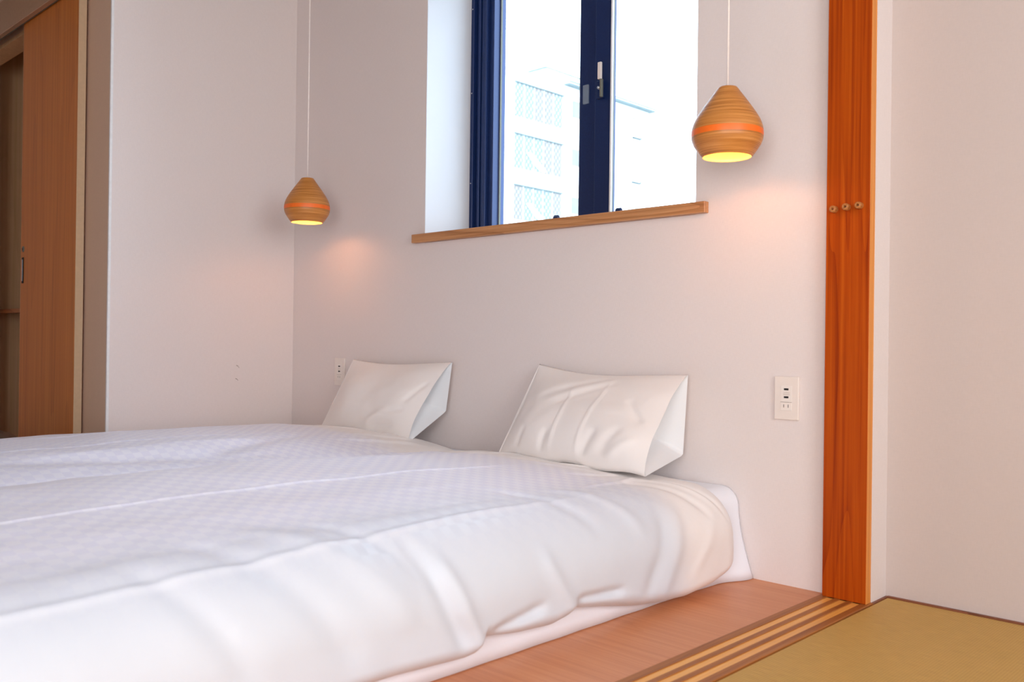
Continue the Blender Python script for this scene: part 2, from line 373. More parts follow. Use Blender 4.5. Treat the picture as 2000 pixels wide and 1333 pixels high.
struct('wall_far_left', bx(bmesh.new(), -5.84, -5.72, -4.30, -0.10, -0.05, ZC), M['wall'], 'end wall of the bedroom beyond the closet', 'wall')
struct('wall_front', bx(bmesh.new(), -5.84, 1.84, -4.42, -4.30, -0.05, ZC), M['wall'], 'wall behind the photographer', 'wall')
struct('wall_window_side', bx(bmesh.new(), 1.72, 1.84, -4.30, 0.34, -0.05, ZC), M['wall'], 'side wall of the tatami room', 'wall')
struct('ceiling', bx(bmesh.new(), -5.84, 1.84, -4.42, 0.34, ZC, ZC+0.1), M['ceiling'], 'white papered ceiling of the room', 'ceiling')
struct('floor', bx(bmesh.new(), -5.84, -1.0785, -4.42, 0.0, -0.05, 0.0), M['floorwood'], 'reddish wooden floor between bed and threshold', 'floor')
struct('floor_under_tatami', bx(bmesh.new(), -1.0785, 1.84, -4.42, 0.10, -0.10, -0.055), M['tatami'], 'straw floor of the tatami room', 'floor')

# tatami mat
tm = obj('tatami_mat', bx(bmesh.new(), -0.457, 0.457, -0.91, 0.91, -0.0535, -0.0015, 0.002, 1), M['tatami'])
tm.location = (-0.4875, -0.824, 0)
tag(tm, 'borderless golden rush tatami mat beside the grooved threshold', 'tatami mat')

# threshold with three sliding-door grooves
THR = empty('trim_1', (-1.012, -2.0, 0)); tag(THR, 'long wooden threshold with three light sliding-door grooves', 'threshold', kind='structure')
GR = [(-1.0565, -1.0365), (-1.0225, -1.0020), (-0.9880, -0.9665)]
bm = bmesh.new()
xs = [-1.0785] + [v for g in GR for v in g] + [-0.9465]
zt, zg = 0.0012, -0.0016
prof = [(-1.0785, zt)]
for a, b_ in GR: prof += [(a, zt), (a+0.0004, zg), (b_-0.0004, zg), (b_, zt)]
prof += [(-0.9480, zt), (-0.9465, zt-0.0015), (-0.9465, -0.05), (-1.0785, -0.05)]
vA = [bm.verts.new((x+1.012, -2.3+2.0, z)) for x, z in prof]; vA = None
bm.free(); bm = bmesh.new()
A = [bm.verts.new((x+1.012, -4.25+2.0, z)) for x, z in prof]; B = [bm.verts.new((x+1.012, -0.0005+2.0, z)) for x, z in prof]
for k in range(len(prof)):
    k2 = (k+1) % len(prof); bm.faces.new((A[k], A[k2], B[k2], B[k]))
bm.faces.new(A); bm.faces.new(list(reversed(B))); bmesh.ops.recalc_face_normals(bm, faces=bm.faces)
obj('threshold_board', bm, M['thr'], THR)
for a, b_ in GR:
    o = box('groove_strip', a+0.0006, b_-0.0006, -4.25, -0.0315, zg-0.0002, zg+0.0010, M['tape'], THR, off=(-1.012, -2.0, 0))

# post with three pegs
PX0, PX1, PY = -1.0705, -0.9532, -0.0310
POST = empty('trim_2', ((PX0+PX1)/2, PY/2, 0)); tag(POST, 'tall varnished orange wooden post with three pegs beside the threshold', 'post', kind='structure')
po = POST.location
obj('post_board', bx(bmesh.new(), PX0-po.x, PX1-0.0006-po.x, PY-po.y, -0.0003-po.y, 0.0014, ZC, 0.0008, 1), M['post'], POST)
obj('lit_side_face', bx(bmesh.new(), PX1-0.0006-po.x, PX1-po.x, PY+0.0008-po.y, -0.0003-po.y, 0.0014, ZC), M['post_side'], POST)  # thin face added to carry the painted side light
for x, z in ((-1.0468, 1.0262), (-1.0130, 1.0290), (-0.9795, 1.0300)):
    bm = lathe(bmesh.new(), [(0.0090, 0.0), (0.0092, 0.012), (0.0086, 0.0165), (0.0070, 0.0185), (0.0038, 0.0185), (0.0032, 0.0175), (0.0030, 0.010), (0.0001, 0.010)], 24)
    o = obj('peg', bm, M['peg'], POST, True); o.location = Vector((x, PY, z)) - po; o.rotation_euler = (math.radians(90), 0, 0)
    bm = lathe(bmesh.new(), [(0.0001, 0.0101), (0.0029, 0.0101)], 16); h = obj('peg_hole', bm, M['port'], o); 
# thin wooden strips where tatami meets the walls
struct('baseboard_reveal', bx(bmesh.new(), -0.9525, -0.9452, -0.0005, 0.0970, -0.05, 0.0005), M['strip'], 'short brown floor strip between the post and the recessed wall', 'floor trim')
struct('baseboard_right', bx(bmesh.new(), -0.9452, 1.70, 0.0872, 0.0970, -0.05, 0.0022), M['strip'], 'thin dark brown strip between the tatami and the right wall', 'floor trim')

# ------------------------------------------------------------------ window
WIN = empty('window_1', ((WX0+WX1)/2, WYF, WZ0)); tag(WIN, 'dark-framed two-pane sliding window above the pillows', 'window', kind='structure')
wo = WIN.location
def wbox(name, x0, x1, y0, y1, z0, z1, mat, parent=WIN, bevel=0.0015):
    return box(name, x0, x1, y0, y1, z0, z1, M[mat], parent, bevel, off=wo, seg=1)
# outer frame, four members; the left jamb carries its guide ribs
wbox('frame_jamb', WX0, WX0+0.018, WYF, WYF+0.10, WZ0, WZ1, 'frame')
for k, (a, d) in enumerate(((0.018, 0.018), (0.034, 0.010), (0.050, 0.016), (0.068, 0.012))):
    wbox('jamb_rib', WX0+a, WX0+a+(0.012 if k % 2 else 0.014), WYF+d, WYF+0.10, WZ0, WZ1, 'frame')
wbox('jamb_back', WX0+0.018, -2.640, WYF+0.03, WYF+0.10, WZ0, WZ1, 'frame')
wbox('frame_jamb', WX1-0.030, WX1, WYF, WYF+0.10, WZ0, WZ1, 'frame')
wbox('frame_head', WX0, WX1, WYF, WYF+0.10, WZ1-0.035, WZ1, 'frame')
wbox('frame_base', WX0+0.018, WX1-0.03, WYF+0.012, WYF+0.10, WZ0, WZ0+0.018, 'frame')
for z in (1.118, 1.325, 1.70, 2.05):
    bm = lathe(bmesh.new(), [(0.0001, 0.0015), (0.0022, 0.0012), (0.0028, 0)], 12); s = obj('screw', bm, M['alu'], WIN, True)
    s.location = Vector((WX0+0.008, WYF, z)) - wo; s.rotation_euler = (math.radians(90), 0, 0)
def sash(x0, x1, yf, sl, sr):
    y1 = yf+0.026; z0, z1 = WZ0+0.014, WZ1-0.03
    S = wbox('sash', x0, x0+sl, yf, y1, z0, z1, 'frame')
    wbox('sash_stile', x1-sr, x1, yf, y1, z0, z1, 'frame', S)
    wbox('sash_rail', x0+sl, x1-sr, yf, y1, z0, z0+0.030, 'frame', S)
    wbox('sash_rail', x0+sl, x1-sr, yf, y1, z1-0.045, z1, 'frame', S)
    for c in list(S.children): c.location = (0, 0, 0)
    wbox('pane', x0+sl-0.004, x1-sr+0.004, yf+0.010, yf+0.015, z0+0.026, z1-0.04, 'glass', S, 0)
    for gx in (x0+sl, x1-sr-0.004):
        wbox('gasket', gx, gx+0.0035, yf+0.003, yf+0.012, z0+0.03, z1-0.045, 'gasket', S, 0)
    wbox('gasket', x0+sl+0.0036, x1-sr-0.0041, yf+0.003, yf+0.012, z0+0.030, z0+0.034, 'gasket', S, 0)
    return S
# inner sash on the right, outer sash on the left
s_out = sash(-2.700, -2.100, WYF+0.062, 0.062, 0.105)
s_in = sash(-2.098, WX1-0.012, WYF+0.020, 0.077, 0.05)
wbox('sash_edge_glint', -2.655, -2.641, WYF+0.050, WYF+0.0615, WZ0+0.02, WZ1-0.04, 'bead_glint')  # sash edge strips, white stands for reflected sky
wbox('sash_edge_glint', -2.0205, -2.0125, WYF+0.010, WYF+0.0195, WZ0+0.02, WZ1-0.04, 'bead_glint')
# crescent latch on the inner sash
LT = wbox('latch', -2.0800, -2.0520, WYF+0.006, WYF+0.020, 1.560, 1.626, 'frame')
wbox('latch_lever', -2.0570, -2.0480, WYF-0.006, WYF+0.006, 1.562, 1.627, 'gasket', LT)
wbox('latch_grip', -2.0690, -2.0530, WYF-0.004, WYF+0.0058, 1.628, 1.690, 'plate', LT)
bm = lathe(bmesh.new(), [(0.0001, 0.010), (0.005, 0.009), (0.0065, 0)], 16); o = obj('latch_pivot', bm, M['alu'], LT, True)
o.location = Vector((-2.066, WYF+0.006, 1.598)) - wo; o.rotation_euler = (math.radians(90), 0, 0)
wbox('latch_catch', -2.1850, -2.1580, WYF+0.053, WYF+0.0618, 1.568, 1.640, 'clear')
# two small adjusters showing above the sill
for x in (-2.268, -1.972):
    wbox('roller_adjuster', x-0.016, x+0.016, WYF+0.001, WYF+0.0115, WZ0+0.002, 1.151, 'frame', WIN, 0.006)
# sill board
SY = -0.0237
bm = bmesh.new(); bx(bm, -2.800-wo.x, -1.450-wo.x, SY-wo.y, -0.0004-wo.y, 1.0575-wo.z, 1.0910-wo.z, 0.0012, 1)
bx(bm, WX0+0.0004-wo.x, WX1-0.0004-wo.x, -0.0004-wo.y, WYF+0.10-wo.y, 1.0575-wo.z, 1.0909-wo.z)
obj('sill', bm, M['sill'], WIN)
# white lining boards of the reveal
wbox('reveal_lining', WX0, WX0+0.0012, 0.0005, WYF, WZ0, WZ1, 'paint', WIN, 0)
wbox('reveal_lining', WX1-0.0012, WX1, 0.0005, WYF, WZ0, WZ1, 'paint', WIN, 0)
wbox('reveal_lining', WX0, WX1, 0.0005, WYF, WZ1-0.0012, WZ1, 'paint', WIN, 0)

# ------------------------------------------------------------------ closet
DOOR = empty('door_1', (-4.245, -0.884, 0)); tag(DOOR, 'brown wood-grain sliding closet door hung outside the wall', 'door', kind='structure')
do = DOOR.location
def dbox(name, x0, x1, y0, y1, z0, z1, mat, parent=DOOR, bevel=0.0):
    return box(name, x0, x1, y0, y1, z0, z1, M[mat], parent, bevel, off=do, seg=1)
dbox('door_panel', -4.578, -3.9135, -0.900, -0.868, 0.012, 2.160, 'door', bevel=0.001)
dbox('edge_band', -3.9134, -3.9120, -0.900, -0.868, 0.012, 2.160, 'door_edge')
dbox('edge_band', -4.5795, -4.5781, -0.900, -0.868, 0.012, 2.160, 'door_edge')
PL = dbox('pull_plate', -4.556, -4.535, -0.9030, -0.9001, 0.912, 1.032, 'black', bevel=0.001)
dbox('pull_bar', -4.549, -4.540, -0.9055, -0.9031, 0.922, 1.022, 'alu', PL, 0.001)
bm = lathe(bmesh.new(), [(0.0001, 0.004), (0.009, 0.004), (0.013, 0.003), (0.014, 0)], 24); lk = obj('lock_rose', bm, M['gasket'], DOOR, True)
lk.location = Vector((-4.543, -0.9001, 1.070)) - do; lk.rotation_euler = (math.radians(90), 0, 0)
bx_ = bx(bmesh.new(), -0.002, 0.002, -0.006, 0.006, 0.0035, 0.0055); obj('keyhole', bx_, M['port'], lk)
RAIL = empty('trim_3', (-4.6, -0.90, 2.19)); tag(RAIL, 'beige sliding-door rail cover above the closet door', 'rail', kind='structure')
ro = RAIL.location
box('rail_cover', -5.55, -3.86, -0.934, -0.910, 2.118, 2.276, M['rail'], RAIL, 0.002, off=ro, seg=1)
box('rail_channel', -5.55, -3.86, -0.909, -0.8585, 2.166, 2.276, M['black'], RAIL, 0, off=ro)
box('rail_lip', -5.55, -3.86, -0.9095, -0.906, 2.118, 2.165, M['gasket'], RAIL, 0, off=ro)
# opening lining and shelf
LIN = empty('trim_4', (-4.96, -0.81, 0)); tag(LIN, 'thin wooden lining around the dark closet opening', 'door frame', kind='structure'); lo_ = LIN.location
box('lining_head', -5.40, -4.52, -0.858, -0.768, 2.120, 2.139, M['closet'], LIN, 0, off=lo_)
box('lining_jamb', -4.539, -4.52, -0.858, -0.768, 0, 2.120, M['closet'], LIN, 0, off=lo_)
box('lining_jamb', -5.40, -5.381, -0.858, -0.768, 0, 2.120, M['closet'], LIN, 0, off=lo_)
CL = empty('closet_shelf', (-4.9, -0.45, 0.8)); tag(CL, 'reddish wooden shelf inside the open closet', 'shelf')
co_ = CL.location
box('shelf_board', -5.619, -3.806, -0.72, -0.162, 0.796, 0.812, M['shelf'], CL, 0.001, off=co_, seg=1)
box('shelf_edge', -5.619, -3.806, -0.730, -0.7205, 0.790, 0.812, M['shelf'], CL, 0.001, off=co_, seg=1)
# dark upholstered pouf in front of the closet
PF = empty('pouf', (-4.20, -1.21, 0)); PF.scale = (1, 1, 1.07); tag(PF, 'dark grey glossy round pouf peeking over the duvet near the closet', 'pouf')
obj('pouf_body', lathe(bmesh.new(), [(0.0001, 0.0), (0.24, 0.0), (0.27, 0.02), (0.29, 0.07), (0.285, 0.12), (0.27, 0.148)], 48), M['pouf'], PF, True)
obj('pouf_top', lathe(bmesh.new(), [(0.27, 0.149), (0.262, 0.164), (0.235, 0.187), (0.20, 0.211), (0.155, 0.238), (0.10, 0.256), (0.05, 0.262), (0.0001, 0.263)], 48), M['pouf'], PF, True)
pts = [(0.272*math.cos(a), 0.272*math.sin(a), 0.1485) for a in np.linspace(0, 2*math.pi, 49)]
obj('piping', tube(bmesh.new(), pts, 0.004, 6, False), M['alu'], PF, True)

# ------------------------------------------------------------------ bedding
def lerp_tab(t, x):
    xs_, ys_ = zip(*t); return np.interp(x, xs_, ys_)
def smooth_noise(x, y, s, seed):
    out = np.empty(x.shape)
    for i in np.ndindex(x.shape): out[i] = mnoise.noise(Vector((x[i]*s+seed*7.3, y[i]*s-seed*3.1, seed*1.7)))
    return out
def fold(Y, S, p0, p1, wd, amp, curve=0.0):
    # a soft ridge (amp>0) or crease (amp<0) along the segment p0-p1 in (y, s) cloth space
    d = np.array([p1[0]-p0[0], p1[1]-p0[1]]); Ln = np.hypot(*d); d = d/Ln; n = np.array([-d[1], d[0]])
    a = (Y-p0[0])*d[0] + (S-p0[1])*d[1]; t = a/Ln
    b_ = (Y-p0[0])*n[0] + (S-p0[1])*n[1] - curve*np.sin(np.clip(t, 0, 1)*math.pi)
    win = 1/(1+np.exp(-(t-0.06)*22)) * 1/(1+np.exp((t-0.94)*22))
    return amp*np.exp(-(b_/wd)**2)*win

MZ = 0.255    # mattress top
def make_mattress(x0, x1, y0, y1, label, flare):
    # closed rounded cross-sections along y
    ny = 60; ys = np.concatenate([np.linspace(y0, y0+0.06, 8)[:-1], np.linspace(y0+0.06, y1-0.25, 24)[:-1], np.linspace(y1-0.25, y1, 30)])
    rows = []
    for y in ys:
        fl = flare*math.exp(-((y1-y)/0.10)**2)
        e = 1.0
        d0 = (y-y0)
        if d0 < 0.05: e = math.sqrt(max(0, 1-((0.05-d0)/0.05)**2))
        zt_ = MZ*(0.82+0.18*e)
        pr = []
        R = 0.055
        xr_b = x1+0.012+fl; xr_t = x1+fl*0.12
        pr.append((x0+0.02, 0.002)); pr.append((x0, 0.03)); pr.append((x0, zt_-R))
        for k in range(1, 6):
            a = k/6*math.pi/2; pr.append((x0+R-R*math.cos(a), zt_-R+R*math.sin(a)))
        pr.append((x0+R, zt_))
        for k in range(1, 12): pr.append((x0+R + (xr_t-x0-2*R)*k/12, zt_))
        for k in range(0, 7):
            a = k/6*math.pi/2; pr.append((xr_t-R+R*math.sin(a), zt_-R+R*math.cos(a)))
        for k in range(1, 9):
            t = k/8; zz = (zt_-R)*(1-t)+0.002*t
            wig = 0.004*math.sin(y*40+t*3)*t*(1 if fl > 0.003 else 0.4)
            pr.append((xr_t+(xr_b-xr_t)*t**1.7 + wig, zz))
        pr.append((x1-0.05, 0.002))
        rows.append([(px, y, pz) for px, pz in pr])
    P = np.array(rows)
    nv = P.shape[1]
    P = np.concatenate([P, P[:, :1]], axis=1)
    me = grid_mesh('mattress', P)
    bm = bmesh.new(); bm.from_mesh(me)
    bmesh.ops.remove_doubles(bm, verts=bm.verts, dist=1e-6); bmesh.ops.holes_fill(bm, edges=bm.edges)
    bmesh.ops.recalc_face_normals(bm, faces=bm.faces); bm.to_mesh(me); bm.free()
    o = obj_me('mattress', me, M['sheet'], None, True)
    return tag(o, label, 'mattress', 'low mattresses side by side')
make_mattress(-2.412, -1.340, -2.10, -0.004, 'low white mattress on the wooden floor, nearest the threshold', 0.040)
make_mattress(-3.60, -2.432, -2.10, -0.004, 'low white mattress beside the left wall, under the farther duvet', 0.0)

def make_duvet(label, xa, xb, y0, y1, thick, side_a, hem, folds, nS, nY, seed, endcurve, mat='duvet'):
    """cloth laid over a mattress spanning xa..xb; s runs from its left edge over the top and down the right side"""
    R = 0.115
    top = (xb-R) - xa
    arc = R*math.pi/2
    sA = -side_a
    ys = np.concatenate([np.linspace(y0, y1-0.22, int(nY*0.75))[:-1], np.linspace(y1-0.22, y1, nY-int(nY*0.75)+1)])
    hems = hem(ys)                                  # z of the lower right edge along y
    sB = top + arc + (MZ-R-hems)
    t01 = np.linspace(0, 1, nS); t01 = 0.5-0.5*np.cos(t01*math.pi)*0.55 - 0.45*(1-2*t01)*0.5   # denser to the edges
    t01 = (t01-t01[0])/(t01[-1]-t01[0])
    S = sA + (sB[:, None]-sA)*t01[None, :]
    Y = np.repeat(ys[:, None], nS, 1)
    ye = endcurve(S, top)                           # the head end is not straight
    f = np.clip((Y-(y1-0.5))/0.5, 0, 1)
    Yc = Y + f**2*ye
    # core path
    X = np.empty_like(S); Z = np.empty_like(S); NX = np.empty_like(S); NZ = np.empty_like(S)
    m0 = S < 0; m1 = (S >= 0) & (S <= top); m2 = (S > top) & (S <= top+arc); m3 = S > top+arc
    if side_a > 0.08:
        a = np.clip(-S/R, 0, math.pi/2); X[m0] = (xa - R*np.sin(a))[m0]; Z[m0] = (MZ - R + R*np.cos(a) - np.clip(-S-arc, 0, None))[m0]
        NX[m0] = -np.sin(a)[m0]; NZ[m0] = np.cos(a)[m0]
    else:
        X[m0] = (xa + S)[m0]; Z[m0] = MZ; NX[m0] = 0; NZ[m0] = 1
    X[m1] = (xa+S)[m1]; Z[m1] = MZ; NX[m1] = 0; NZ[m1] = 1
    a = (S-top)/R; X[m2] = (xb-R+R*np.sin(a))[m2]; Z[m2] = (MZ-R+R*np.cos(a))[m2]; NX[m2] = np.sin(a)[m2]; NZ[m2] = np.cos(a)[m2]
    X[m3] = xb; Z[m3] = (MZ-R-(S-top-arc))[m3]; NX[m3] = 1; NZ[m3] = 0
    # thickness
    ra = 0.10; rb = 0.040; rh = 0.085
    ea = np.sqrt(np.clip(1-np.clip(1-(S-sA)/ra, 0, 1)**2, 0, 1)); eb = np.sqrt(np.clip(1-np.clip(1-(sB[:, None]-S)/rb, 0, 1)**2, 0, 1))
    eh = np.sqrt(np.clip(1-np.clip(1-(y1-Y)/rh, 0, 1)**2, 0, 1)); ef = np.sqrt(np.clip(1-np.clip(1-(Y-y0)/rh, 0, 1)**2, 0, 1))
    T = thick(Y, S, top)
    T = T*(1+0.13*smooth_noise(Y, S, 2.3, seed)+0.07*smooth_noise(Y, S, 6.0, seed+1))
    T = T + 0.0014*smooth_noise(Y*1.0, S*1.6, 12, seed+2)
    for fo in folds: T = T + fold(Y, S, *fo)
    T = T*ea*eb*eh*ef + 0.0015
    P = np.stack([X+NX*T, Yc, Z+NZ*T], -1)
    P[..., 2] = np.maximum(P[..., 2], 0.004)
    UV = np.stack([S, Y], -1)
    me = grid_mesh('duvet', P, UV)
    o = obj_me('duvet', me, M[mat], None, True)
    tag(o, label, 'duvet', 'white checked duvets')
    return o

HEM = [(-2.2, 0.05), (-1.5, 0.045), (-1.29, 0.043), (-1.12, 0.034), (-1.10, 0.036), (-1.075, 0.066), (-0.96, 0.050), (-0.86, 0.044), (-0.82, 0.05), (-0.777, 0.066), (-0.66, 0.045), (-0.545, 0.024), (-0.45, 0.012), (-0.344, 0.007), (-0.22, 0.015), (-0.142, 0.033), (-0.05, 0.06)]
def hem_right(ys):
    return lerp_tab(HEM, ys)
def thick_right(Y, S, top):
    base = np.interp(Y, [-2.2, -1.7, -1.2, -1.0, -0.62, -0.48, -0.3, -0.1], [0.090, 0.098, 0.106, 0.100, 0.077, 0.070, 0.058, 0.036])
    f = np.interp(S, [0.0, 0.10, 0.25, 0.40, 0.62, 0.80, 0.95, 1.04], [0.45, 0.56, 0.80, 1.0, 0.88, 0.70, 0.50, 0.46])
    side = np.clip((S-top)/0.20, 0, 1); side = side*side*(3-2*side)
    return base*f*(1-side) + 0.058*side
TOPR = (-1.335-0.115)-(-2.40)
foldsR = [
    # pressed length-wise creases
    ((-2.2, 0.66), (-0.45, 0.64), 0.005, 0.0030), ((-2.2, TOPR+0.075), (-0.62, TOPR+0.03), 0.006, 0.0040), ((-1.5, 0.28), (-0.6, 0.27), 0.004, 0.002),
    # hem gathers on the near side, long folds falling towards the wall
    ((-1.19, TOPR+0.10), (-1.090, TOPR+0.27), 0.020, 0.012), ((-1.24, TOPR+0.06), (-1.125, TOPR+0.26), 0.020, -0.012), ((-1.06, TOPR+0.24), (-0.90, TOPR+0.215), 0.014, -0.012),
    ((-0.90, TOPR+0.13), (-0.80, TOPR+0.25), 0.018, 0.008), ((-0.80, TOPR+0.225), (-0.62, TOPR+0.235), 0.012, -0.012), ((-0.54, TOPR+0.27), (-0.42, TOPR+0.10), 0.022, -0.006), ((-0.47, TOPR+0.28), (-0.36, TOPR+0.10), 0.022, 0.005),
    ((-1.62, TOPR-0.02), (-1.38, TOPR+0.22), 0.028, -0.008), ((-1.50, TOPR-0.04), (-1.26, TOPR+0.18), 0.026, 0.007), ((-1.36, TOPR-0.02), (-1.22, TOPR+0.14), 0.018, -0.006), ((-1.75, TOPR+0.02), (-1.58, TOPR+0.20), 0.022, -0.006),
    ((-0.82, TOPR-0.06), (-0.68, TOPR+0.12), 0.020, -0.005), ((-0.66, TOPR-0.04), (-0.52, TOPR+0.14), 0.020, 0.005), ((-0.38, TOPR-0.04), (-0.22, TOPR+0.14), 0.014, -0.006), ((-0.33, TOPR-0.05), (-0.17, TOPR+0.12), 0.012, 0.005),
    ((-0.25, TOPR-0.02), (-0.14, TOPR+0.15), 0.010, -0.005), ((-0.34, TOPR+0.25), (-0.20, TOPR+0.12), 0.018, 0.003), ((-0.55, TOPR-0.02), (-0.24, TOPR-0.05), 0.010, 0.004),
    # gathers by the pillow
    ((-0.34, 0.10), (-0.16, 0.22), 0.010, 0.006), ((-0.38, 0.16), (-0.20, 0.30), 0.012, -0.007), ((-0.42, 0.30), (-0.22, 0.40), 0.010, 0.006), ((-0.36, 0.45), (-0.24, 0.62), 0.010, -0.006),
    ((-0.33, 0.62), (-0.22, 0.78), 0.009, 0.005), ((-0.50, 0.05), (-0.25, 0.10), 0.012, 0.006), ((-0.62, 0.10), (-0.40, 0.02), 0.012, 0.006), ((-0.45, 0.78), (-0.25, 0.88), 0.010, -0.004),
    ((-0.70, 0.06), (-0.42, 0.30), 0.016, 0.006), ((-0.64, 0.02), (-0.36, 0.24), 0.014, -0.006), ((-0.40, 0.55), (-0.30, 0.86), 0.010, 0.004),
]
make_duvet('white checked duvet on the near bed, hanging down beside the threshold', -2.40, -1.335, -2.16, -0.085, thick_right, 0.012, hem_right, foldsR, 400, 320, 3,
           lambda S, top: 0.02*np.sin(S*9)*np.clip((top-S)/0.1, 0, 1))

def thick_left(Y, S, top):
    prof = np.interp(S, [-0.1, 0.03, 0.23, 0.43, 0.65, 0.85, 0.98, 1.08, 1.2], [0.040, 0.044, 0.064, 0.083, 0.090, 0.086, 0.054, 0.022, 0.016])
    return prof*np.interp(Y, [-2.2, -1.4, -0.85, -0.6, -0.4, -0.25, -0.1], [0.90, 0.95, 1.02, 1.0, 0.92, 0.78, 0.55])
foldsL = [((-2.2, 0.75), (-0.4, 0.74), 0.0045, 0.003), ((-2.2, 0.42), (-0.6, 0.43), 0.0045, 0.003), ((-1.6, 0.85), (-0.9, 1.00), 0.05, -0.016), ((-1.0, 0.95), (-0.55, 0.80), 0.04, -0.012),
          ((-0.50, 0.90), (-0.20, 1.02), 0.014, 0.006), ((-0.44, 0.80), (-0.18, 0.95), 0.012, -0.006), ((-0.35, 0.55), (-0.20, 0.70), 0.010, 0.005), ((-0.55, 1.05), (-0.22, 1.10), 0.014, 0.006), ((-0.9, 1.04), (-0.5, 1.10), 0.02, 0.008)]
make_duvet('white checked duvet on the far bed beside the left wall', -3.53, -2.40, -2.16, -0.075, thick_left, 0.10, lambda ys: np.full(ys.shape, MZ-0.115+0.05), foldsL, 300, 260, 11, lambda S, top: 0.02*np.sin(S*7), 'duvet_far')

def make_pillow(name, label, TL, TR, BL, BR, BK, bulge, folds, sag, seed, flip_noise=1.0):
    """loops around the pillow: top seam -> front -> bottom seam -> underside/back -> top; the right end stays open"""
    TL, TR, BL, BR, BK = map(lambda v: np.array(v, float), (TL, TR, BL, BR, BK))
    org = (BL+BR)/2
    nu, nf, nb = 90, 60, 36
    us = np.linspace(0, 1, nu)
    rows = []
    fn = np.cross(BR-BL, TL-BL); fn /= np.linalg.norm(fn)
    if fn[1] > 0: fn = -fn
    Vf = np.linspace(1, 0, nf)         # 1 top .. 0 bottom
    U, V = np.meshgrid(us, Vf, indexing='ij')
    edge_u = np.clip(np.minimum(U/0.35, 1), 0, 1); end_u = 1-0.55*np.clip((U-0.72)/0.28, 0, 1)**2
    bl = bulge*np.sin(np.clip(edge_u, 0, 1)*math.pi/2)**0.7*end_u*np.sin(np.clip(V, 0, 1)*math.pi)**0.62*(0.80+0.32*(1-V))
    bl = bl*(1+0.18*smooth_noise(U*2, V*2, 1.6, seed)) + 0.003*smooth_noise(U*6, V*4, 1.5, seed+1)*np.sin(V*math.pi)
    for fo in folds: bl = bl + fold(U, V, *fo)*np.clip(np.sin(V*math.pi)*4, 0, 1)
    sg = sag*np.sin(U**0.8*math.pi)**1.2
    pin = 0.014*np.sin(V*math.pi)      # the left seam is drawn in
    top_l = TL[None, None]*(1-U[..., None]) + TR[None, None]*U[..., None]; bot_l = BL[None, None]*(1-U[..., None]) + BR[None, None]*U[..., None]
    Pf = top_l*V[..., None] + bot_l*(1-V[..., None])
    Pf[..., 2] -= sg*V**2; Pf[..., 2] += 0.004*np.sin(U*17+seed)*(1-V)**3
    Pf[..., 0] += pin*(1-U)**3
    Pf = Pf + fn*bl[..., None]
    # back
    Vb = np.linspace(0, 1, nb)[1:-1]
    Ub, VB = np.meshgrid(us, Vb, indexing='ij')
    tb = np.clip(Ub/0.4, 0, 1)**0.7
    bk0 = BL*0.35+TL*0.65; 
    bk_l = np.array([BL[0], BK[1], BL[2]+0.01])
    bk = bk_l[None, None]*(1-Ub[..., None]) + BK[None, None]*Ub[..., None]
    top_b = TL[None, None]*(1-Ub[..., None]) + TR[None, None]*Ub[..., None]; bot_b = BL[None, None]*(1-Ub[..., None]) + BR[None, None]*Ub[..., None]
    # quadratic through bottom seam -> back corner -> top seam
    k = 0.42; 
    A_ = np.where((VB < k)[..., None], bot_b + (bk-bot_b)*(VB/k)[..., None], bk + (top_b-bk)*((VB-k)/(1-k))[..., None])
    Bz = bot_b*(1-VB[..., None]) + top_b*VB[..., None]
    Pb = Bz*(1-tb[..., None]) + A_*tb[..., None]
    Pb[..., 2] -= sag*np.sin(Ub**0.8*math.pi)**1.2*VB**2
    Pb[..., 1] = np.minimum(Pb[..., 1], -0.004)
    P = np.concatenate([Pf, Pb], axis=1)
    P = np.concatenate([P, P[:, :1]], axis=1) - org
    E_ = empty(name, org); tag(E_, label, 'pillow', 'white pillows leaning on the wall')
    me = grid_mesh('pillowcase', P)
    bm = bmesh.new(); bm.from_mesh(me); bmesh.ops.remove_doubles(bm, verts=bm.verts, dist=1e-5)
    bmesh.ops.recalc_face_normals(bm, faces=bm.faces); bm.to_mesh(me); bm.free()
    obj_me('pillowcase', me, M['pillow'], E_, True)
    # open right end: hem sheet set a little inside, with an upright crease
    loop = P[-1][:-1]; cen = loop.mean(0)
    bm = bmesh.new()
    nr = 10; rings = []
    for r_ in range(nr):
        q = r_/(nr-1); ring = []
        for pnt in loop:
            v = pnt*(1-q*0.92) + cen*q*0.92
            v = v + np.array([-0.085*math.sin(q*math.pi/2) + 0.008*math.sin(q*9+pnt[2]*30)*q, 0, 0])
            ring.append(bm.verts.new(v))
        rings.append(ring)
    n_ = len(loop)
    for a_, b_ in zip(rings[:-1], rings[1:]):
        for k_ in range(n_): bm.faces.new((a_[k_], a_[(k_+1) % n_], b_[(k_+1) % n_], b_[k_]))
    bm.faces.new(rings[-1]); bmesh.ops.recalc_face_normals(bm, faces=bm.faces)
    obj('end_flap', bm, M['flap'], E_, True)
    return E_
